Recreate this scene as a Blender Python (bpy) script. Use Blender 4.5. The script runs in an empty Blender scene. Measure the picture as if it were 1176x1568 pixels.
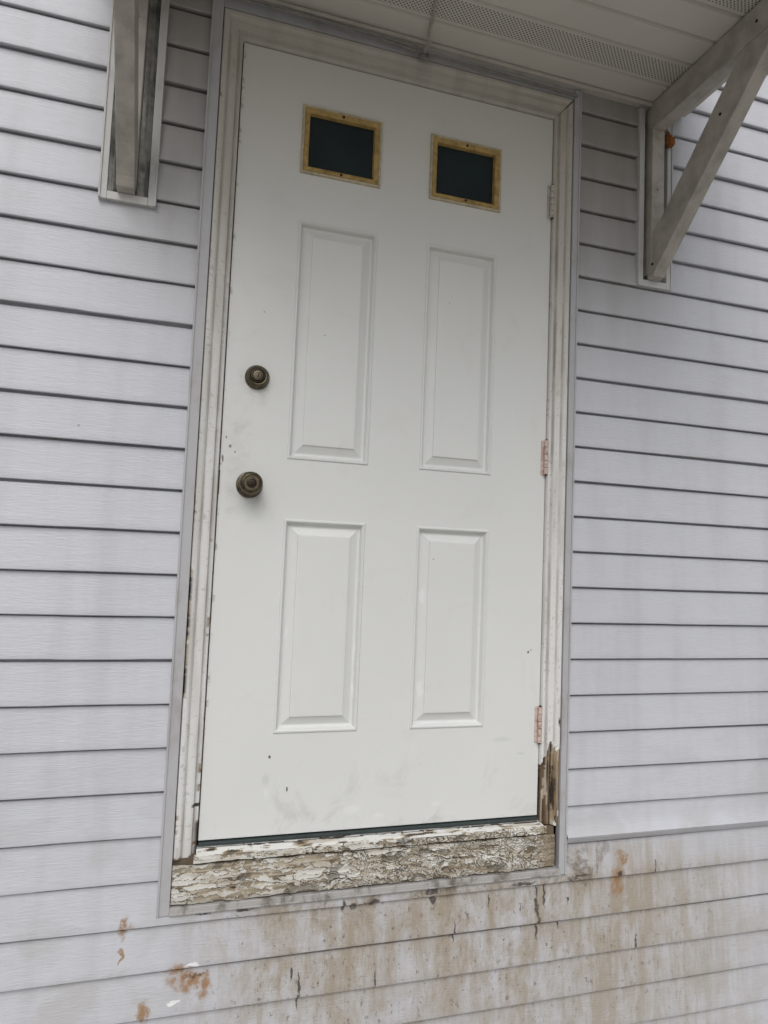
import bpy, bmesh, math, random
from mathutils import noise as N, Vector, Euler
random.seed(4)
S=bpy.context.scene
S.view_settings.view_transform='Standard'; S.view_settings.look='None'; S.view_settings.exposure=0

# ------------------------------------------------------------ helpers
def link(o,parent=None):
    S.collection.objects.link(o)
    if parent: o.parent=parent
    return o
def empty(name):
    return link(bpy.data.objects.new(name,None))
def mk(name,v,f,mat,parent=None,smooth=False,angle=35,cols=None):
    m=bpy.data.meshes.new(name); m.from_pydata([tuple(a) for a in v],[],f); m.update()
    if smooth:
        m.shade_smooth(); m.set_sharp_from_angle(angle=math.radians(angle))
    if cols:
        a=m.color_attributes.new('Col','FLOAT_COLOR','POINT')
        a.data.foreach_set('color',[c for q in cols for c in (q[0],q[1],q[2],1.0)])
    for mm in (mat if isinstance(mat,(list,tuple)) else [mat]): m.materials.append(mm)
    return link(bpy.data.objects.new(name,m),parent)
def box(name,x0,x1,y0,y1,z0,z1,mat,parent=None,bev=0.0015):
    v=[(x,y,z) for x in(x0,x1) for y in(y0,y1) for z in(z0,z1)]
    f=[(0,1,3,2),(4,6,7,5),(0,4,5,1),(2,3,7,6),(0,2,6,4),(1,5,7,3)]
    o=mk(name,v,f,mat,parent)
    if bev:
        b=o.modifiers.new('b','BEVEL'); b.width=bev; b.segments=2
    return o
def revolve(name,prof,c,mat,parent,seg=48):
    v=[];f=[]
    for r,o in prof:
        for k in range(seg):
            a=2*math.pi*k/seg; v.append((c[0]+r*math.cos(a),c[1]-o,c[2]+r*math.sin(a)))
    for i in range(len(prof)-1):
        for k in range(seg):
            a=i*seg+k;b=i*seg+(k+1)%seg
            f.append((a,b,b+seg,a+seg))
    f.append(tuple(range((len(prof)-1)*seg,len(prof)*seg)))
    return mk(name,v,f,mat,parent,True,40)
def tube(name,pts,r,mat,parent=None):
    cu=bpy.data.curves.new(name,'CURVE');cu.dimensions='3D'
    s=cu.splines.new('BEZIER'); s.bezier_points.add(len(pts)-1)
    for b,p in zip(s.bezier_points,pts):
        b.co=p;b.handle_left_type=b.handle_right_type='AUTO'
    cu.bevel_depth=r;cu.bevel_resolution=3;cu.resolution_u=8
    cu.materials.append(mat)
    return link(bpy.data.objects.new(name,cu),parent)
def lerp(a,b,t): return tuple(a[i]+(b[i]-a[i])*t for i in range(3))
def sst(a,b,x):
    t=max(0,min(1,(x-a)/(b-a)));return t*t*(3-2*t)
def fb(x,y,z,o=4):
    return N.fractal(Vector((x,y,z)),1.0,2.0,o)

class NT:
    def __init__(s,name):
        s.m=bpy.data.materials.new(name);s.m.use_nodes=True;s.t=s.m.node_tree
        s.b=s.t.nodes['Principled BSDF'];s.tc=s.n('ShaderNodeTexCoord')
        s.P=s.tc.outputs['Object']
    def n(s,t,**k):
        q=s.t.nodes.new(t)
        for a,b in k.items(): setattr(q,a,b)
        return q
    def l(s,a,b): s.t.links.new(a,b)
    def setv(s,sock,v):
        if hasattr(v,'is_output'): s.l(v,sock)
        else: sock.default_value=v
    def noise(s,scale,vec=(1,1,1),detail=3,rough=.55,dist=0,src=None,loc=(0,0,0)):
        if tuple(vec)!=(1,1,1):
            mp=s.n('ShaderNodeVectorMath',operation='MULTIPLY'); mp.inputs[1].default_value=vec
            s.l(src or s.P,mp.inputs[0]); src=mp.outputs[0]
        q=s.n('ShaderNodeTexNoise');q.inputs['Scale'].default_value=scale;q.inputs['Detail'].default_value=detail
        q.inputs['Roughness'].default_value=rough;q.inputs['Distortion'].default_value=dist
        s.l(src or s.P,q.inputs['Vector']);return q.outputs[0]
    def mr(s,x,a,b,c=0,d=1,smooth=True):
        q=s.n('ShaderNodeMapRange'); 
        if smooth:q.interpolation_type='SMOOTHSTEP'
        s.setv(q.inputs[0],x)
        for i,v in enumerate((a,b,c,d)): q.inputs[i+1].default_value=v
        return q.outputs[0]
    def ma(s,op,a,b=0.0,c=None):
        q=s.n('ShaderNodeMath',operation=op);s.setv(q.inputs[0],a);s.setv(q.inputs[1],b)
        if c is not None:s.setv(q.inputs[2],c)
        return q.outputs[0]
    def mix(s,f,a,b,mode='MIX'):
        q=s.n('ShaderNodeMix',data_type='RGBA',blend_type=mode)
        s.setv(q.inputs[0],f)
        for i,v in((6,a),(7,b)):
            if hasattr(v,'is_output'): s.l(v,q.inputs[i])
            else: q.inputs[i].default_value=(*v,1)
        return q.outputs[2]
    def bump(s,h,st=.3,d=.001,nrm=None):
        q=s.n('ShaderNodeBump');q.inputs['Strength'].default_value=st;q.inputs['Distance'].default_value=d
        s.l(h,q.inputs['Height'])
        if nrm: s.l(nrm,q.inputs['Normal'])
        return q.outputs[0]
    def warp(s,dist,scale=45,detail=3):
        nz=s.n('ShaderNodeTexNoise');nz.inputs['Scale'].default_value=scale;nz.inputs['Detail'].default_value=detail
        s.l(s.P,nz.inputs['Vector'])
        sub=s.n('ShaderNodeVectorMath',operation='SUBTRACT');s.l(nz.outputs[1],sub.inputs[0]);sub.inputs[1].default_value=(.5,.5,.5)
        sc=s.n('ShaderNodeVectorMath',operation='SCALE');s.l(sub.outputs[0],sc.inputs[0]);sc.inputs['Scale'].default_value=dist
        ad=s.n('ShaderNodeVectorMath',operation='ADD');s.l(sc.outputs[0],ad.inputs[0]);s.l(s.P,ad.inputs[1])
        return ad.outputs[0]
    def spots(s,lst,dist,w=None,soft=.6):
        w=w or s.warp(dist)
        out=None
        for x,z,rx,rz in lst:
            a=s.n('ShaderNodeVectorMath',operation='MULTIPLY_ADD');s.l(w,a.inputs[0]);a.inputs[1].default_value=(1/rx,0,1/rz);a.inputs[2].default_value=(-x/rx,0,-z/rz)
            c=s.n('ShaderNodeVectorMath',operation='LENGTH');s.l(a.outputs[0],c.inputs[0])
            out=c.outputs['Value'] if out is None else s.ma('MINIMUM',out,c.outputs['Value'])
        return s.mr(out,1.0,soft)
    def sep(s):
        q=s.n('ShaderNodeSeparateXYZ');s.l(s.P,q.inputs[0]);return q.outputs
    def fin(s,col,rough=.5,nrm=None,metal=0,spec=.5):
        s.setv(s.b.inputs['Base Color'],col if hasattr(col,'is_output') else (*col,1))
        s.setv(s.b.inputs['Roughness'],rough)
        s.b.inputs['Metallic'].default_value=metal
        s.b.inputs['Specular IOR Level'].default_value=spec
        if nrm: s.l(nrm,s.b.inputs['Normal'])
        return s.m

# ------------------------------------------------------------ materials
def siding_mat(kind):
    t=NT('vinyl_siding_'+kind)
    X,Y,Z=t.sep()
    big=t.noise(1.3,(1,1,2.2),2)
    col=t.mix(big,(.515,.53,.58),(.59,.60,.645))
    streak=t.noise(11,(1,1,.10),3,.6)
    col=t.mix(t.mr(streak,.42,.8,0,.4),col,(.42,.42,.44))
    g=t.noise(26,(1,1,9),3,.7,.5)
    col=t.mix(t.mr(g,.3,.7,.14,0),col,(.38,.38,.40))
    if kind=='upper':
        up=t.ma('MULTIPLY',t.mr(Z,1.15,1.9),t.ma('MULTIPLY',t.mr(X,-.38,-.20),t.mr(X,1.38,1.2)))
        col=t.mix(t.ma('MULTIPLY',up,t.mr(streak,.2,.7,.6,.88)),col,(.28,.26,.23))  # canopy shade, with some grime, painted into the siding colour
        vo=t.n('ShaderNodeTexVoronoi');vo.inputs['Scale'].default_value=7;t.l(t.P,vo.inputs['Vector'])
        col=t.mix(t.mr(vo.outputs['Distance'],.024,.014,0,.7),col,(.14,.13,.12))
        # dusty lower courses
        gn=t.noise(5,(1,1,1.6),3,.65,.4)
        col=t.mix(t.ma('MULTIPLY',t.mr(Z,.45,-.05),t.mr(gn,.46,.68,0,.35)),col,(.40,.39,.37))
    else:
        gn=t.noise(6,(1,1,1.6),4,.65,.4)
        low=t.mr(Z,.05,-.30,0,1)
        col=t.mix(t.ma('MULTIPLY',low,t.mr(gn,.42,.68,.05,.5)),col,(.40,.385,.36))
        zb=t.mr(Z,-.12,-.17,0,1)
        xb=t.ma('MULTIPLY',t.mr(X,-.12,.22,0,1),t.mr(X,1.9,1.0,0,1))
        st=t.ma('MULTIPLY',zb,t.ma('MULTIPLY',xb,t.mr(Z,-.75,-.30,.4,1)))
        drip=t.noise(26,(1,1,.10),4,.68)
        dn=t.noise(10,(1,1,.6),5,.78,.6)
        dirt=t.ma('MULTIPLY',st,t.mr(t.ma('MULTIPLY_ADD',drip,.8,dn),.70,1.10,.16,.95))
        col=t.mix(dirt,col,(.33,.28,.215))
        xr=t.ma('MULTIPLY',t.mr(X,.98,1.02),t.ma('MULTIPLY',t.mr(X,1.9,1.1),t.mr(Z,-.05,-.10)))
        col=t.mix(t.ma('MULTIPLY',xr,t.mr(drip,.4,.65,.15,.7)),col,(.35,.305,.245))
        sp=t.noise(85,(1,1,.6),4,.75)
        col=t.mix(t.ma('MULTIPLY',st,t.mr(sp,.59,.67,0,.75)),col,(.12,.10,.08))
        col=t.mix(t.ma('MULTIPLY',st,t.mr(sp,.37,.31,0,.5)),col,(.56,.56,.56))
        ed=t.ma('MULTIPLY',t.mr(Z,-.215,-.155),t.ma('MULTIPLY',t.mr(X,.1,.35),t.mr(X,1.25,1.0)))
        col=t.mix(t.ma('MULTIPLY',ed,t.mr(dn,.50,.64,0,.85)),col,(.15,.125,.095))
        W=t.warp(.05)
        rs=t.spots([(-.005,-.302,.062,.030),(-.035,-.275,.030,.016),(-.155,-.165,.018,.036),(1.155,-.185,.028,.052),(-.10,-.36,.018,.038),(1.17,-.125,.022,.024),(-.16,-.23,.008,.024),(.03,-.32,.025,.035)],.04,W,.35)
        col=t.mix(t.ma('MULTIPLY',rs,t.mr(sp,.36,.54,.35,.95)),col,(.31,.185,.095))
        rk=t.spots([(.0,-.300,.026,.012),(.02,-.292,.02,.006)],.03,W,.4)
        col=t.mix(t.ma('MULTIPLY',rk,t.mr(sp,.42,.52,.1,.9)),col,(.13,.07,.035))
        W=t.warp(.022)
        dk=t.spots([(.385,-.178,.012,.012),(.44,-.172,.018,.009),(.36,-.172,.006,.02),(.595,-.158,.022,.016),(.60,-.185,.010,.014),(1.01,-.165,.015,.007),(1.16,-.165,.009,.008),(1.0,-.22,.006,.006),
        (.90,-.205,.004,.05),(.905,-.27,.006,.06),(.925,-.20,.004,.04),(.86,-.165,.05,.006),(.66,-.27,.004,.03),(.97,-.285,.004,.018),(.255,-.36,.004,.055),(.235,-.32,.003,.02),(.12,-.155,.03,.004),(.02,-.153,.02,.005),(1.04,-.16,.03,.004),(.45,-.36,.003,.03),(1.22,-.36,.003,.03),(1.28,-.16,.003,.03),(.76,-.20,.003,.02)],.02,W)
        col=t.mix(t.ma('MULTIPLY',dk,t.mr(sp,.34,.5,.35,.92)),col,(.065,.055,.048))
        wsp=t.spots([(-.04,-.345,.02,.006),(-.0,-.268,.022,.005),(1.62,.0,.006,.003)],.01,W)
        col=t.mix(wsp,col,(.8,.8,.8))
    n=t.bump(g,.6,.002)
    return t.fin(col,.46,n,spec=.38)
def paint_mat(name,c,rough=.45,grime=.3,bumpst=.12,gscale=6,gcol=(.33,.31,.28),lo=.48,hi=.78):
    t=NT(name)
    a=t.noise(gscale,(1,1,.6),4,.65,.3)
    col=t.mix(t.mr(a,lo,hi,0,grime),c,gcol)
    return t.fin(col,rough,t.bump(a,bumpst,.002),spec=.4)
def door_mat(kind):
    t=NT('painted_steel_door_'+kind)
    X,Y,Z=t.sep()
    b=t.noise(2.2,(1,1,.8),3,.6)
    col=t.mix(b,(.655,.665,.655),(.735,.745,.735))
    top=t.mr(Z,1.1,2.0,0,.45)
    col=t.mix(top,col,(.65,.625,.57))  # canopy shade on the upper door mixed into its colour
    sc=t.noise(9,(1,1,1),5,.7,1.0)
    col=t.mix(t.mr(sc,.54,.82,0,.26),col,(.52,.51,.47))
    if kind=='low':
        lowm=t.mr(Z,.22,.0,0,1)
        col=t.mix(t.ma('MULTIPLY',lowm,t.mr(sc,.5,.70,0,.34)),col,(.44,.45,.43))
        W=t.warp(.012)
        pt=t.spots([(.157,.10,.010,.022),(.38,.05,.03,.015),(.45,.03,.018,.012),(.61,.05,.02,.01)],.012,W,.3)
        col=t.mix(t.ma('MULTIPLY',pt,.4),col,(.80,.81,.81))
        pg=t.spots([(.155,.135,.012,.02),(.80,.21,.04,.010),(.86,.17,.02,.006)],.02,W,.3)
        col=t.mix(t.ma('MULTIPLY',pg,.3),col,(.45,.48,.45))
        ck=t.spots([(.16,.19,.003,.004),(.21,.11,.002,.006)],.006,W)
        col=t.mix(ck,col,(.1,.09,.08))
    if kind=='stile':
        h=t.spots([(.07,.84,.08,.09),(.075,1.12,.07,.07),(.03,.98,.06,.14)],.10,None,.1)
        hn=t.noise(24,(1,1,1),4,.7)
        col=t.mix(t.ma('MULTIPLY',h,t.mr(hn,.36,.70,.05,.30)),col,(.30,.285,.25))
        edge=t.ma('MULTIPLY',t.mr(X,.010,0,0,1),t.mr(hn,.54,.64,0,.7))
        col=t.mix(edge,col,(.20,.18,.15))
        W=t.warp(.007)
        k=t.spots([(.096,.843,.022,.026),(.094,1.123,.02,.02)],.008,W,.1)
        col=t.mix(t.ma('MULTIPLY',k,.4),col,(.25,.24,.22))  # painted lock shadows and dirt halo, below right of knob and deadbolt
        ck=t.spots([(.022,.962,.004,.005),(.034,.95,.002,.003),(.012,.985,.002,.005),(.005,.93,.003,.012),(.09,1.32,.002,.003)],.006,W)
        col=t.mix(t.ma('MULTIPLY',ck,.8),col,(.10,.08,.07))
    if kind=='main':
        W=t.warp(.012)
        pt=t.spots([(.556,.35,.011,.03),(.553,.60,.010,.03),(.37,.35,.004,.03),(.37,.45,.003,.05),(.19,.50,.004,.03)],.012,W,.3)
        col=t.mix(t.ma('MULTIPLY',pt,.5),col,(.82,.83,.83))
        ck=t.spots([(.875,.45,.003,.004),(.882,.455,.002,.002),(.58,.70,.002,.002),(.25,1.28,.002,.002),(.60,1.42,.002,.002)],.006,W)
        col=t.mix(ck,col,(.12,.1,.09))
    n=t.bump(t.noise(14,(1,1,1),3,.6),.12,.004)
    return t.fin(col,t.mr(sc,.3,.7,.30,.5),n,spec=.5)
def attr_mat(name,rough=.7,bs=.35):
    t=NT(name)
    a=t.n('ShaderNodeAttribute',attribute_name='Col')
    g=t.noise(170,(1,1,1),3,.6)
    col=t.mix(t.mr(g,.5,.75,0,.2),a.outputs['Color'],(.25,.22,.18))
    return t.fin(col,rough,t.bump(g,bs,.0008),spec=.3)
def soffit_mat():
    t=NT('soffit_vinyl')
    X,Y,Z=t.sep()
    b=t.noise(3,(1,1,1),4,.6)
    col=t.mix(b,(.56,.53,.475),(.66,.63,.575))
    mp=t.n('ShaderNodeMapping');mp.inputs['Scale'].default_value=(1,1,0);mp.inputs['Rotation'].default_value=(0,0,math.radians(45));t.l(t.P,mp.inputs[0])
    vo=t.n('ShaderNodeTexVoronoi');vo.voronoi_dimensions='2D';vo.inputs['Scale'].default_value=125;vo.inputs['Randomness'].default_value=0;t.l(mp.outputs[0],vo.inputs['Vector'])
    hole=t.mr(vo.outputs['Distance'],.34,.22,0,1)
    def band(a,b): return t.ma('MULTIPLY',t.ma('LESS_THAN',Y,a),t.ma('GREATER_THAN',Y,b))
    bb=t.ma('MAXIMUM',band(-.108,-.178),t.ma('MAXIMUM',band(-.382,-.452),band(-.658,-.728)))
    col=t.mix(t.ma('MULTIPLY',hole,t.ma('MULTIPLY',bb,.95)),col,(.03,.027,.023))
    n=t.bump(b,.15,.004)
    return t.fin(col,.5,n,spec=.35)
def simple(name,c,rough=.5,metal=0,var=.25,scale=20,spec=.5,bs=.15,dark=None):
    t=NT(name);a=t.noise(scale,(1,1,1),4,.65)
    col=t.mix(t.mr(a,.35,.75,0,1),c,dark or tuple(x*(1-var) for x in c))
    return t.fin(col,rough,t.bump(a,bs,.001) if bs else None,metal,spec)

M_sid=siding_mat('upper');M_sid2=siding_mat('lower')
M_chan=paint_mat('jchannel_vinyl',(.44,.44,.455),grime=.6,rough=.5,gscale=9,gcol=(.24,.22,.19))
M_chanb=paint_mat('jchannel_soiled',(.40,.39,.38),grime=.9,rough=.6,gscale=22,gcol=(.13,.11,.085),lo=.46,hi=.66)
M_chanlt=paint_mat('bracket_trim_vinyl',(.52,.52,.51),grime=.6,rough=.5,gscale=11,gcol=(.24,.22,.20))
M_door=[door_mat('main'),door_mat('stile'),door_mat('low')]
M_trim=attr_mat('weathered_trim_paint',.6)
M_sill=attr_mat('peeling_sill_paint',.75,.5)
M_sof=soffit_mat()
M_brk=simple('bracket_painted_metal',(.45,.42,.375),.5,0,.35,14,.4)
M_foil=simple('bent_flashing',(.6,.6,.58),.35,.6,.6,22,.5,.8)
M_gold=simple('lite_frame_tan',(.48,.325,.115),.5,0,.5,45,.4,.2)
M_cream=simple('lite_frame_lip',(.54,.47,.33),.5,0,.35,60)
M_glass=simple('dark_glass',(.012,.024,.028),.22,0,.3,6,.35,.02)
M_screw=simple('screw_dark',(.03,.025,.02),.5,.5)
M_brass=simple('antique_brass',(.15,.125,.085),.38,.9,.65,60,.5,.25)
M_brassd=simple('tarnished_brass',(.06,.05,.035),.45,.8,.5,70,.5,.3)
M_hinge=simple('hinge_faded_paint',(.62,.52,.48),.5,.0,.5,90,.4,.4,(.38,.22,.17))
M_hinge2=simple('hinge_dirty_paint',(.58,.56,.52),.5,.0,.5,90,.4,.4,(.36,.30,.25))
M_dark=simple('dark_gap',(.012,.011,.010),.9)
M_rubber=simple('weatherstrip',(.035,.05,.05),.6)
M_cable=simple('cable_grey',(.24,.23,.22),.5,0,.3,40)
M_cord=simple('cord_beige',(.42,.38,.32),.5,0,.3,40)
M_rust=simple('rusty_foam',(.30,.12,.04),.9,0,.6,60,.2,1)
M_wood=simple('house_sheathing',(.16,.12,.08),.9)
M_roof=simple('canopy_roofing',(.12,.12,.12),.9)
M_fas=simple('canopy_fascia',(.54,.51,.46),.5,0,.15)

# ------------------------------------------------------------ siding wall
P0,PT=-.1717,.10127
wall=empty('vinyl_siding_wall')
holes=[(-.085,.985,-.140,2.13),(-.318,-.192,1.530,2.13),(1.192,1.308,1.556,2.13),(-.36,1.36,2.13,2.30)]
xs=set()
x=-3.2
while x<5.2: xs.add(round(x,3)); x+=.05
for h in holes: xs|={h[0],h[1]}
xs=sorted(xs)
rows=[]
for n in range(-6,33):
    zb=P0+n*PT
    prof=[(.0035,.012),(.0005,-.001),(0,-.0065),(.0015,-.0084),(.006,-.0088)]
    for a in (.02,.04,.06,.08): prof.append((a,-.0088+a/PT*.0105))
    prof.append((PT-.0052,.0015));prof.append((PT-.0042,.004)); prof.append((PT-.0032,.0135)); prof.append((PT+.001,.0135))
    for k,(dz,y) in enumerate(prof): rows.append((n,zb+dz,y,dz))
zs_b=sorted({h[2] for h in holes}|{h[3] for h in holes})
out=[]
for i,r in enumerate(rows):
    out.append(r)
    if i+1<len(rows):
        q=rows[i+1]
        if q[1]-r[1]>.003:
            for zb in zs_b:
                if r[1]+.0005<zb<q[1]-.0005:
                    tt=(zb-r[1])/(q[1]-r[1]); out.append((r[0],zb,r[2]+(q[2]-r[2])*tt,r[3]+zb-r[1]))
rows=out
V=[];F=[];MI=[]
for n,z,y,dz0 in rows:
    for x in xs:
        dy=N.noise(Vector((x*1.1,n*5.3,0)))*.0026+N.noise(Vector((x*4,n*5.3,dz0*20)))*.0006
        dz=N.noise(Vector((x*.8,n*3.1,9)))*.0026+N.noise(Vector((x*.25,n*1.7,3)))*.0015
        if z>2.0 or x>.95 and x<1.35 or x<-.15 and x>-.35: dz*=.3
        if n==1 and x>.98 and dz0>.004:
            dy-=.013*math.exp(-((dz0-.022)/.014)**2)*sst(3,2,x)
        V.append((x,y+dy,z+dz))
nx=len(xs)
for i in range(len(rows)-1):
    for j in range(nx-1):
        cx=(xs[j]+xs[j+1])/2;cz=(rows[i][1]+rows[i+1][1])/2
        if any(h[0]<cx<h[1] and h[2]<cz<h[3] for h in holes): continue
        a=i*nx+j;F.append((a,a+1,a+nx+1,a+nx)); MI.append(1 if rows[i][0]<1 else 0)
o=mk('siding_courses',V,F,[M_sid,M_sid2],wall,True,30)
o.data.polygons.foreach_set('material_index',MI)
box('wall_sheathing',-3.2,5.2,.085,.2,-.85,3.2,M_wood,wall,0)

# ------------------------------------------------------------ door frame
frame=empty('door_frame')
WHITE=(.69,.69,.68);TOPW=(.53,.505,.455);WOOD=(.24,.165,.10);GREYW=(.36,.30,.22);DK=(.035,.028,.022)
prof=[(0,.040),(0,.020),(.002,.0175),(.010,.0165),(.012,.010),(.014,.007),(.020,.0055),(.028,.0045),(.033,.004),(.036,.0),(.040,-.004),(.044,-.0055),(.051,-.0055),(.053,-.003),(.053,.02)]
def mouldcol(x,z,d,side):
    base=lerp(WHITE,TOPW,sst(.9,1.9,z))  # towards the top, grime plus canopy shade put into the casing colour
    g=fb(x*24,z*3,side*7+1)
    base=lerp(base,(.40,.375,.33),max(0,min(.5,g*.7+.05)))
    off=0
    # dirt collected in the quirks
    q=max(sst(.004,.0,abs(d-.0115)),sst(.004,.0,abs(d-.0345)))
    base=lerp(base,(.22,.195,.16),q*max(0,min(.75,.35+.6*fb(x*5,z*7,side+31,3))))
    c=base
    n=fb(x*60+side*9,z*16,3,5)*.5
    if side==0:
        m=n+.85*sst(.78,.6,z)*sst(.25,.4,z)*(sst(.040,.053,d))-.60
        m=max(m,n+.95*sst(.15,.02,z)*sst(.022,.0,d)-.60)
        m=max(m,n+.32*sst(.012,.002,d)*sst(1.2,.4,z)-.40)
        m=max(m,n+.22*sst(.046,.053,d)*sst(1.6,.3,z)-.40)
        m=max(m,n+.55*sst(.012,.0,z+.028)-.5)
        if m>0: c=lerp(GREYW,WOOD,sst(-.3,.4,fb(x*30,z*80,5)));off=.0012
        if m>.16: c=DK
        if abs(z-.09)<.004 and d<.02: c=DK
    if side==1:
        lim=.185+.03*fb(x*30,z*3,2)+.03*n-.03*sst(.03,.0,d)
        if z<lim:
            s=fb(x*160,z*7,8,5)
            tone=sst(.010,.034,d)
            c=lerp((.13,.085,.05),(.33,.25,.16),tone)
            c=lerp(c,(.07,.045,.03),sst(-.2,.5,s));off=.004+.003*s
            if s>.36 or abs(d-.028-.004*fb(z*20,3,1))<.0022: c=DK;off=.009
            if s<-.40: c=lerp(GREYW,(.5,.45,.38),.5)
            if fb(x*40,z*18,11)>.38 and z<.08 and d>.012: c=WHITE;off=0
        elif z<.55:
            m=n+.35*sst(.5,.15,z)*sst(.038,.053,d)-.42
            if m>0:c=GREYW;off=.001
            if m>.1:c=DK
        if -.003<z-lim<.006: c=(.82,.82,.80) if n>-.1 else DK
    if side==2:
        c=lerp(base,(.42,.395,.35),.25)  # head casing colour takes more grime and canopy shade
    ck=abs(fb(x*90,z*5 if side<2 else z*90,21+side))
    if ck<.014 and side<2: c=lerp(c,(.33,.31,.28),.45)
    return c,off
def leg(side,xin,sgn,zb,wsc):
    P=[]
    for a,b in zip(prof,prof[1:]):
        P.append(a)
        if side==1 and b[0]-a[0]>.004: P.append(((a[0]+b[0])/2,(a[1]+b[1])/2))
    P.append(prof[-1])
    V=[];F=[];C=[];n=760
    for i in range(n+1):
        for d,y in P:
            dd=d*wsc
            zt=2.033+dd; z=zb+(zt-zb)*i/n
            c,off=mouldcol(xin+sgn*dd,z,d,side)
            if y>.03: off=0
            V.append((xin+sgn*dd,y+off,z));C.append(c)
    m=len(P)
    for i in range(n):
        for j in range(m-1):
            a=i*m+j;q=(a,a+1,a+m+1,a+m)
            F.append(q if sgn>0 else q[::-1])
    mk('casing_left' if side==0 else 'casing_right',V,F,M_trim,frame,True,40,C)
leg(0,-.003,-1,-.028,1.0)
leg(1,.917,1,-.02,.87)
V=[];F=[];C=[];n=300
for i in range(n+1):
    for d,y in prof:
        xl=-.003-d;xr=.917+d*.87;x=xl+(xr-xl)*i/n
        c,off=mouldcol(x,2.033+d,d,2);V.append((x,y,2.033+d));C.append(c)
m=len(prof)
for i in range(n):
    for j in range(m-1):
        a=i*m+j;F.append((a,a+m,a+m+1,a+1)[::-1])
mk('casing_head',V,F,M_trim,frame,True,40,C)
box('jamb_left',-.05,-.0025,.035,.10,-.03,2.08,M_dark,frame,0)
box('jamb_right',.9165,.96,.035,.10,-.03,2.08,M_dark,frame,0)
box('jamb_head',-.05,.96,.035,.10,2.033,2.09,M_dark,frame,0)
def sillcol(x,z,k):
    # left: long slivers along the grain; right: broken flakes, irregular in size
    r=sst(.20,.62,x+.25*fb(x*9,z*12,k+2,3))
    wx=x+.014*fb(x*38,z*38,k+4,4); wz=z+.006*fb(x*40,z*40,k+6,4)
    if r<.5: u=Vector((wx/.075,wz/.0105,k*5))
    else:
        sc=1.0+.45*fb(x*10,z*14,k+40,2)
        u=Vector(((wx+wz*.9)/(.026*sc),(wz-wx*.30)/(.0135*sc),k*5+3))
    dist,pt=N.voronoi(u)
    e=dist[1]-dist[0]
    rnd=N.noise(Vector((pt[0].x*7.3,pt[0].y*5.7,pt[0].z*3.1)))
    s=fb(x*7,z*150,k+7,5)
    w=lerp((.44,.385,.30),(.25,.205,.145),sst(-.35,.35,s))
    if s>.62: w=DK
    fine=fb(x*55,z*90,k+50,4)
    lost=rnd+.40*fb(x*9,z*26,k,4)+.30*fine>(.24-.06*r)+(0 if x<.905 else -.9)
    if not lost:
        c=lerp((.64,.63,.59),(.44,.40,.33),sst(-.45,.6,fb(x*15,z*40,k+9)+rnd*.5+.25*fine))
        off=-.0012-.0030*(1-min(1,e/.35))*(.3+.7*r)-.0012*rnd
        lim=(.035+.04*r)*(1+1.6*fb(x*20,z*26,k+60,3))
        if e<lim: c=lerp(DK,(.28,.23,.16),.45);off=.001
    else:
        c=lerp(w,c0,.0) if False else w
        off=.0012*s+.001
        if fine<-.18: c=lerp(w,(.52,.49,.43),.7)
        if e<.07 and r>.4: c=lerp(w,DK,.7)
    if fb(x*13,z*22,k+17,5)>.47: c=lerp(c,(.07,.06,.045),.6)
    # soil towards the bottom edge
    c=lerp(c,(.20,.165,.12),.45*sst(-.105,-.131,z+.01*fb(x*20,1,k)))
    c=lerp((.20,.15,.10),c,.35+.65*sst(.955,.90,x))
    return c,off
def board(name,x0,x1,z0,z1,y,k,mat,wav=.0025):
    nx=int((x1-x0)/.0015);nz=max(3,int((z1-z0)/.0015));V=[];F=[];C=[]
    for j in range(nz+1):
        for i in range(nx+1):
            x=x0+(x1-x0)*i/nx;z=z0+(z1-z0)*j/nz
            c,off=sillcol(x,z,k)
            yy=y+off+(.004 if min(j,nz-j)==0 else 0)
            t=abs(j/nz-.5)*2
            zz=z+wav*t**4*fb(x*16,k*3.3+(5 if j>nz/2 else 0),0)
            V.append((x,yy,zz));C.append(c)
    for j in range(nz):
        for i in range(nx):
            a=j*(nx+1)+i;F.append((a,a+1,a+nx+2,a+nx+1))
    return mk(name,V,F,mat,frame,True,25,C)
board('sill_board',-.056,.955,-.131,-.043,-.003,1.0,M_sill,.005)
board('sill_nose',-.010,.925,-.038,-.020,-.009,5.0,M_sill,.004)
box('sill_core',-.056,.955,.006,.09,-.135,-.024,M_wood,frame,0)
V=[];F=[];C=[];n=500;mm=12
for i in range(n+1):
    for j in range(mm+1):
        x=-.004+.924*i/n;t=j/mm;y=-.009+.040*t;z=-.0205+.008*t
        q=fb(x*18,y*70,4,5)*.8;c=lerp((.70,.70,.68),(.5,.47,.41),sst(0,.5,fb(x*9,y*30,8)))
        if q>.12+.2*t: c=lerp((.40,.33,.23),DK,sst(.2,.5,q))
        if abs(t-.72+.08*fb(x*12,1,2))<.05: c=DK
        V.append((x,y,z+(0 if q<.12 else -.0012)));C.append(c)
for i in range(n):
    for j in range(mm):
        a=i*(mm+1)+j;F.append((a,a+mm+1,a+mm+2,a+1))
mk('sill_top',V,F,M_sill,frame,True,30,C)
box('threshold_strip',.0,.914,.022,.06,-.012,-.004,M_rubber,frame,.001)
def vchan(name,x0,x1,z0,z1,lip,mat,par,y=-.0105):
    box(name,x0,x1,y,.012,z0,z1,mat,par,.0015)
    if lip<0: box(name+'_lip',x0,x0+.005,y-.003,y,z0,z1,mat,par,.001)
    else: box(name+'_lip',x1-.005,x1,y-.003,y,z0,z1,mat,par,.001)
vchan('jchannel_left',-.086,-.0575,-.150,2.13,-1,M_chan,frame)
vchan('jchannel_right',.9645,.986,-.150,2.115,1,M_chan,frame)
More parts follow.
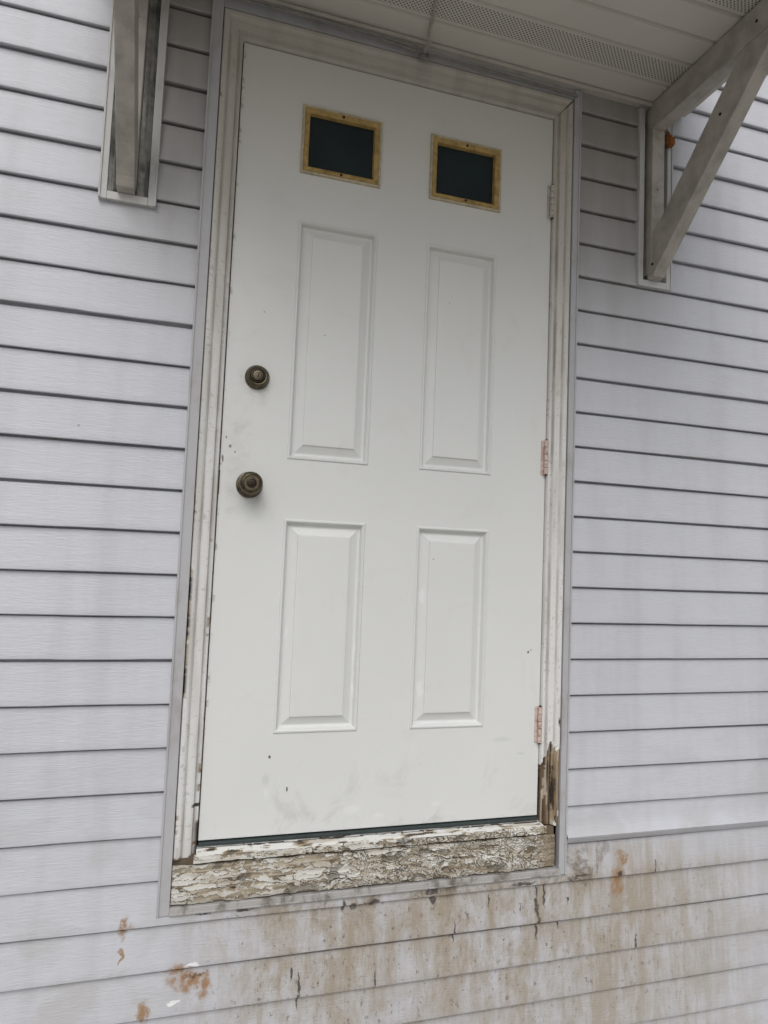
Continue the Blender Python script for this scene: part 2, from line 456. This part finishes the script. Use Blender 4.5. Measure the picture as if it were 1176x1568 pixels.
box('jchannel_bottom',-.0575,.9645,-.0105,.012,-.150,-.134,M_chanb,frame,.0015)
box('jchannel_bottom_lip',-.0575,.9645,-.0140,-.0105,-.150,-.1455,M_chanb,frame,.001)
box('head_flashing',-.0575,.9645,-.004,.03,2.088,2.135,M_chan,frame,.001)

# ------------------------------------------------------------ door
door=empty('front_door')
Y0=.028
cx=[0,.166,.384,.527,.742,.914];cz=[0.0,.247,.788,.942,1.580,1.713,1.895,2.030]
V=[];F=[];MI=[]
def rect(x0,x1,z0,z1,y):
    b=len(V);V.extend([(x0,y,z0),(x1,y,z0),(x1,y,z1),(x0,y,z1)]);return b
pp=[(0,0),(.0025,-.0034),(.006,-.0038),(.009,-.0005),(.0125,.0105),(.017,.012),(.020,.0115),(.037,.0035),(.039,.0026),(.0405,-.0006),(.044,-.001)]
for i in range(5):
    for j in range(7):
        mi=2 if j==0 else (1 if i==0 else 0)
        x0,x1,z0,z1=cx[i],cx[i+1],cz[j],cz[j+1]
        if i in(1,3) and j in(1,3):
            prev=None
            for d,y in pp:
                b=rect(x0+d,x1-d,z0+d,z1-d,Y0+y)
                if prev is not None:
                    for k in range(4): F.append((prev+k,prev+(k+1)%4,b+(k+1)%4,b+k));MI.append(mi)
                prev=b
            F.append((prev,prev+1,prev+2,prev+3));MI.append(mi)
        elif i in(1,3) and j==5: continue
        else:
            b=rect(x0,x1,z0,z1,Y0);F.append((b,b+1,b+2,b+3));MI.append(mi)
b=rect(0,.914,0,2.03,Y0);c=rect(0,.914,0,2.03,Y0+.044)
for k in range(4):F.append((b+k,c+k,c+(k+1)%4,b+(k+1)%4));MI.append(0)
F.append((c+3,c+2,c+1,c));MI.append(0)
o=mk('slab',V,F,M_door,door)
o.data.polygons.foreach_set('material_index',MI)
def ringframe(name,x0,x1,z0,z1,prof,mat,par):
    V=[];F=[];prev=None
    for d,y in prof:
        b=len(V);V+= [(x0+d,y,z0+d),(x1-d,y,z0+d),(x1-d,y,z1-d),(x0+d,y,z1-d)]
        if prev is not None:
            for k in range(4):F.append((prev+k,prev+(k+1)%4,b+(k+1)%4,b+k))
        prev=b
    return mk(name,V,F,mat,par)
for w,(x0,x1) in enumerate(((.165,.381),(.530,.744))):
    z0,z1=1.712,1.896
    ringframe('lite_lip_%d'%(w+1),x0-.003,x1+.003,z0-.003,z1+.003,[(0,Y0+.001),(.0005,Y0-.005),(.002,Y0-.0065),(.006,Y0-.0065),(.0075,Y0-.004)],M_cream,door)
    ringframe('lite_frame_%d'%(w+1),x0+.004,x1-.004,z0+.004,z1-.004,[(0,Y0-.003),(.001,Y0-.006),(.010,Y0-.005),(.0135,Y0-.003),(.015,Y0+.008),(.015,Y0+.012)],M_gold,door)
    box('lite_glass_%d'%(w+1),x0+.01,x1-.01,Y0+.009,Y0+.013,z0+.01,z1-.01,M_glass,door,0)
    xm=(x0+x1)/2
    for q,zc in enumerate((z0+.0105,z1-.0105)):
        revolve('lite_screw_%d%d'%(w,q),[(.0035,.0),(.0035,.0075),(.002,.008)],(xm,Y0,zc),M_screw,door,12)
def lock(x,z,kind):
    if kind=='deadbolt':
        revolve('deadbolt_rose',[(.031,0),(.0315,.004),(.029,.009),(.026,.013),(.0255,.018),(.022,.021),(.020,.0205),(.019,.019)],(x,Y0,z),M_brass,door)
        revolve('deadbolt_ring',[(.019,.019),(.018,.0235),(.0145,.0245),(.0135,.0215)],(x,Y0,z),M_brassd,door)
        revolve('deadbolt_cylinder',[(.0135,.020),(.0125,.0245),(.0085,.0252),(.008,.0235),(.0065,.0238)],(x,Y0,z),M_brass,door)
        box('deadbolt_keyway',x-.001,x+.001,Y0-.0257,Y0-.02,z-.005,z+.005,M_dark,door,0)
    else:
        revolve('knob_rose',[(.033,0),(.0335,.003),(.031,.008),(.022,.011),(.016,.013),(.0145,.020),(.0145,.028),(.019,.034),(.0265,.040),(.0285,.047),(.0275,.055),(.024,.060),(.0205,.0615),(.019,.0595)],(x,Y0,z),M_brass,door)
        revolve('knob_face',[(.019,.0595),(.017,.0585),(.0125,.059),(.012,.0625),(.009,.0635),(.0085,.0615),(.007,.062)],(x,Y0,z),M_brassd,door)
        box('knob_keyway',x-.001,x+.001,Y0-.064,Y0-.05,z-.005,z+.005,M_dark,door,0)
lock(.080,1.145,'deadbolt');lock(.075,.868,'knob')
box('latch_plate',-.0022,.001,Y0-.002,Y0+.02,.84,.90,M_brassd,door,0)
def cylz(name,x,y,z0,z1,r,mat,par,seg=16):
    V=[];F=[]
    for z in(z0,z1):
        for k in range(seg):
            a=2*math.pi*k/seg;V.append((x+r*math.cos(a),y+r*math.sin(a),z))
    for k in range(seg):
        F.append((k,(k+1)%seg,seg+(k+1)%seg,seg+k))
    F.append(tuple(range(seg))[::-1]);F.append(tuple(range(seg,2*seg)))
    return mk(name,V,F,mat,par,True,40)
for hi,zc in enumerate((1.772,1.006,.249)):
    hm=M_hinge2 if hi==0 else M_hinge
    for k in range(5):
        a=zc-.05+k*.02
        cylz('hinge_%d_knuckle_%d'%(hi+1,k+1),.9125,Y0-.008,a+.0009,a+.0191,.0060,hm,door)
    cylz('hinge_%d_pin'%(hi+1),.9125,Y0-.008,zc-.053,zc+.053,.0035,M_screw,door)
    box('hinge_%d_leaf'%(hi+1),.900,.925,Y0-.0025,Y0+.001,zc-.05,zc+.05,hm,door,.0005)

# ------------------------------------------------------------ canopy
can=empty('door_canopy')
ZS=2.128
xa,xb=-.335,1.335;D=-.98
pts=[(0.03,ZS)]
g=[-.095,-.19,-.28,-.37,-.46,-.555,-.65,-.745,-.84,-.93]
for q in g: pts+=[(q+.009,ZS),(q+.004,ZS+.008),(q-.004,ZS+.008),(q-.005,ZS)]
pts.append((D,ZS))
xg=[xa+(xb-xa)*i/24 for i in range(25)]
V=[(x,y,z+.002*N.noise(Vector((x*2,y*6,3)))) for y,z in pts for x in xg];F=[]
for i in range(len(pts)-1):
    for j in range(24):
        a=i*25+j;F.append((a,a+25,a+26,a+1)[::-1])
mk('soffit_panels',V,F,M_sof,can)
box('soffit_wall_channel',xa,xb,-.022,.02,ZS-.010,ZS-.0015,M_fas,can,.0015)
box('soffit_wall_channel_lip',xa,xb,-.026,-.022,ZS-.014,ZS-.003,M_fas,can,.001)
box('fascia_front',xa-.02,xb+.02,D-.02,D,ZS-.02,ZS+.14,M_fas,can,.002)
box('fascia_left',xa-.02,xa,D,-.012,ZS-.012,ZS+.14,M_fas,can,.002)
box('fascia_right',xb,xb+.02,D,-.012,ZS-.012,ZS+.14,M_fas,can,.002)
V=[(xa-.04,-.012,ZS+.20),(xb+.04,-.012,ZS+.20),(xb+.04,D-.05,ZS+.135),(xa-.04,D-.05,ZS+.135),(xa-.04,-.012,ZS+.225),(xb+.04,-.012,ZS+.225),(xb+.04,D-.05,ZS+.16),(xa-.04,D-.05,ZS+.16)]
mk('roof_deck',V,[(0,3,2,1),(4,5,6,7),(0,1,5,4),(1,2,6,5),(2,3,7,6),(3,0,4,7)],M_roof,can)
box('roof_wall_flashing',xa-.04,xb+.04,-.02,.02,ZS+.14,ZS+.30,M_fas,can,.001)

def bracket(name,xc,zb,xl,xr):
    e=empty(name)
    w=.022
    box('wall_leg',xc-w,xc+w,-.030,.02,zb+.035,ZS-.016,M_brk,e,.002)
    box('top_arm',xc-w,xc+w,-.90,-.030,ZS-.088,ZS-.006,M_brk,e,.002)
    V=[];ww=w-.0015
    ytop=ZS-.088
    lo,up=zb+.036,zb+.128
    yl=-(ytop-lo+.045); yu=-(ytop-up+.010)
    poly=[(-.010,up),(-.010,zb+.02),(-.040,zb+.022),(-.052,lo+.007),(yl,ytop-.001),(yu,ytop-.001)]
    for x in(xc-ww,xc+ww):
        for y,z in poly: V.append((x,y,z))
    k=len(poly)
    F=[tuple(range(k)),tuple(range(k,2*k))[::-1]]+[(i,i+k,(i+1)%k+k,(i+1)%k) for i in range(k)]
    o=mk('diagonal_brace',V,F,M_brk,e)
    bm=bmesh.new();bm.from_mesh(o.data);bmesh.ops.recalc_face_normals(bm,faces=bm.faces);bm.to_mesh(o.data);bm.free()
    bv=o.modifiers.new('b','BEVEL');bv.width=.002;bv.segments=2
    vchan('trim_left',xl,xl+.019,zb,ZS-.016,-1,M_chanlt,e,-.013)
    vchan('trim_right',xr-.019,xr,zb,ZS-.016,1,M_chanlt,e,-.013)
    box('trim_bottom',xl+.019,xr-.019,-.013,.012,zb,zb+.020,M_chanlt,e,.0015)
    box('recess_back',xl+.01,xr-.01,.018,.03,zb,ZS,M_foil,e,0)
    for q,(a0,a1) in enumerate(((xl+.0195,xc-w-.001),(xc+w+.001,xr-.0195))):
        V=[];F=[];n=60
        for i in range(n+1):
            z=zb+.022+(ZS-.02-zb-.022)*i/n
            for j,tt in enumerate((0,.35,.6,1)):
                V.append((a0+(a1-a0)*tt,(-.006,.004,-.004,.010)[j]+.004*fb(z*9,j*3.1,xc+q),z))
        for i in range(n):
            for j in range(3):
                p=i*4+j;F.append((p,p+1,p+5,p+4))
        mk('flashing_%d'%(q+1),V,F,M_foil,e,True,30)
    for q,zz in enumerate((zb+.30,zb+.46)):
        revolve('bolt_%d'%(q+1),[(.005,0),(.005,.003),(.003,.004)],(xc,-.0305,zz),M_brk,e,10)
    for q,(yy,zz) in enumerate(((-.30,zb+.36),(-.42,ZS-.05),(-.035,zb+.06))):
        cylz2=[];FF=[]
        for xx in (xc-ww-.0025,xc-ww+.001):
            for k2 in range(12):
                a=2*math.pi*k2/12;cylz2.append((xx,yy+.004*math.cos(a),zz+.004*math.sin(a)))
        for k2 in range(12):FF.append((k2,(k2+1)%12,12+(k2+1)%12,12+k2))
        FF.append(tuple(range(12)))
        mk('side_screw_%d'%(q+1),cylz2,FF,M_screw,e)
    return e
bracket('canopy_bracket',-.258,1.526,-.320,-.189)
bracket('canopy_bracket',1.245,1.551,1.190,1.311)
bm=bmesh.new();bmesh.ops.create_icosphere(bm,subdivisions=4,radius=.017)
for v in bm.verts:
    v.co*=1+.5*fb(v.co.x*60,v.co.y*60,v.co.z*60); v.co.z*=1.3; v.co+=Vector((1.293,-.016,2.025)); 
m=bpy.data.meshes.new('caulk_foam_blob');bm.to_mesh(m);bm.free();m.materials.append(M_rust);link(bpy.data.objects.new('caulk_foam_blob',m))  # rust-coloured blob of caulk foam at the right bracket

# ------------------------------------------------------------ cables
cab=empty('electrical_cable')
tube('cable_run_1',[(-.12,-.02,2.112),(.03,-.022,2.110),(.20,-.026,2.108),(.36,-.024,2.098),(.478,-.024,2.090),(.70,-.018,2.094),(.97,-.014,2.092)],.0036,M_cable,cab)
tube('cable_run_2',[(-.12,-.03,2.104),(.05,-.031,2.106),(.22,-.034,2.096),(.35,-.030,2.100),(.475,-.028,2.098)],.0030,M_cable,cab)
tube('cord_across_soffit',[(.480,-.028,2.088),(.485,-.040,2.098),(.480,-.06,2.119),(.470,-.12,2.121),(.458,-.17,2.121),(.43,-.4,2.121),(.42,-.9,2.121)],.0034,M_cord,cab)
tube('cable_hook',[(.466,-.022,2.080),(.478,-.032,2.068),(.494,-.026,2.078),(.486,-.02,2.095)],.0055,M_cable,cab)

# ------------------------------------------------------------ ground
t=NT('concrete_ground');a=t.noise(3,(1,1,1),5,.7)
col=t.mix(t.mr(a,.35,.65),(.38,.365,.34),(.27,.26,.235))
M_g=t.fin(col,.9,None,spec=.2)
mk('ground',[(-150,-150,-.78),(150,-150,-.78),(150,150,-.78),(-150,150,-.78)],[(0,1,2,3)],M_g)

# ------------------------------------------------------------ light
w=bpy.data.worlds.new('World');S.world=w;w.use_nodes=True
nt=w.node_tree;bg=nt.nodes['Background']
sky=nt.nodes.new('ShaderNodeTexSky');sky.sky_type='NISHITA';sky.sun_disc=False
EL=math.radians(48);AZ=math.radians(196)
sky.sun_elevation=EL;sky.sun_rotation=AZ;sky.air_density=1.0;sky.dust_density=4.0
hs=nt.nodes.new('ShaderNodeHueSaturation');hs.inputs['Saturation'].default_value=.28
nt.links.new(sky.outputs[0],hs.inputs['Color']);nt.links.new(hs.outputs[0],bg.inputs[0]);bg.inputs[1].default_value=.114
L=bpy.data.lights.new('sun','SUN');L.energy=1.1;L.angle=math.radians(42);L.color=(1,.985,.96)
lo=link(bpy.data.objects.new('sun',L))
ds=Vector((math.sin(AZ)*math.cos(EL),math.cos(AZ)*math.cos(EL),math.sin(EL)))
lo.rotation_euler=ds.to_track_quat('Z','Y').to_euler();lo.location=(0,-5,8)

# ------------------------------------------------------------ camera
c=bpy.data.cameras.new('camera');co=link(bpy.data.objects.new('camera',c))
co.location=(-.08214,-1.70583,.6917);co.rotation_euler=(1.64187,-.0404,-.29193)
c.sensor_fit='HORIZONTAL';c.sensor_width=36;c.lens=36*1036.86/1176;c.clip_start=.01;c.clip_end=1000
S.camera=co
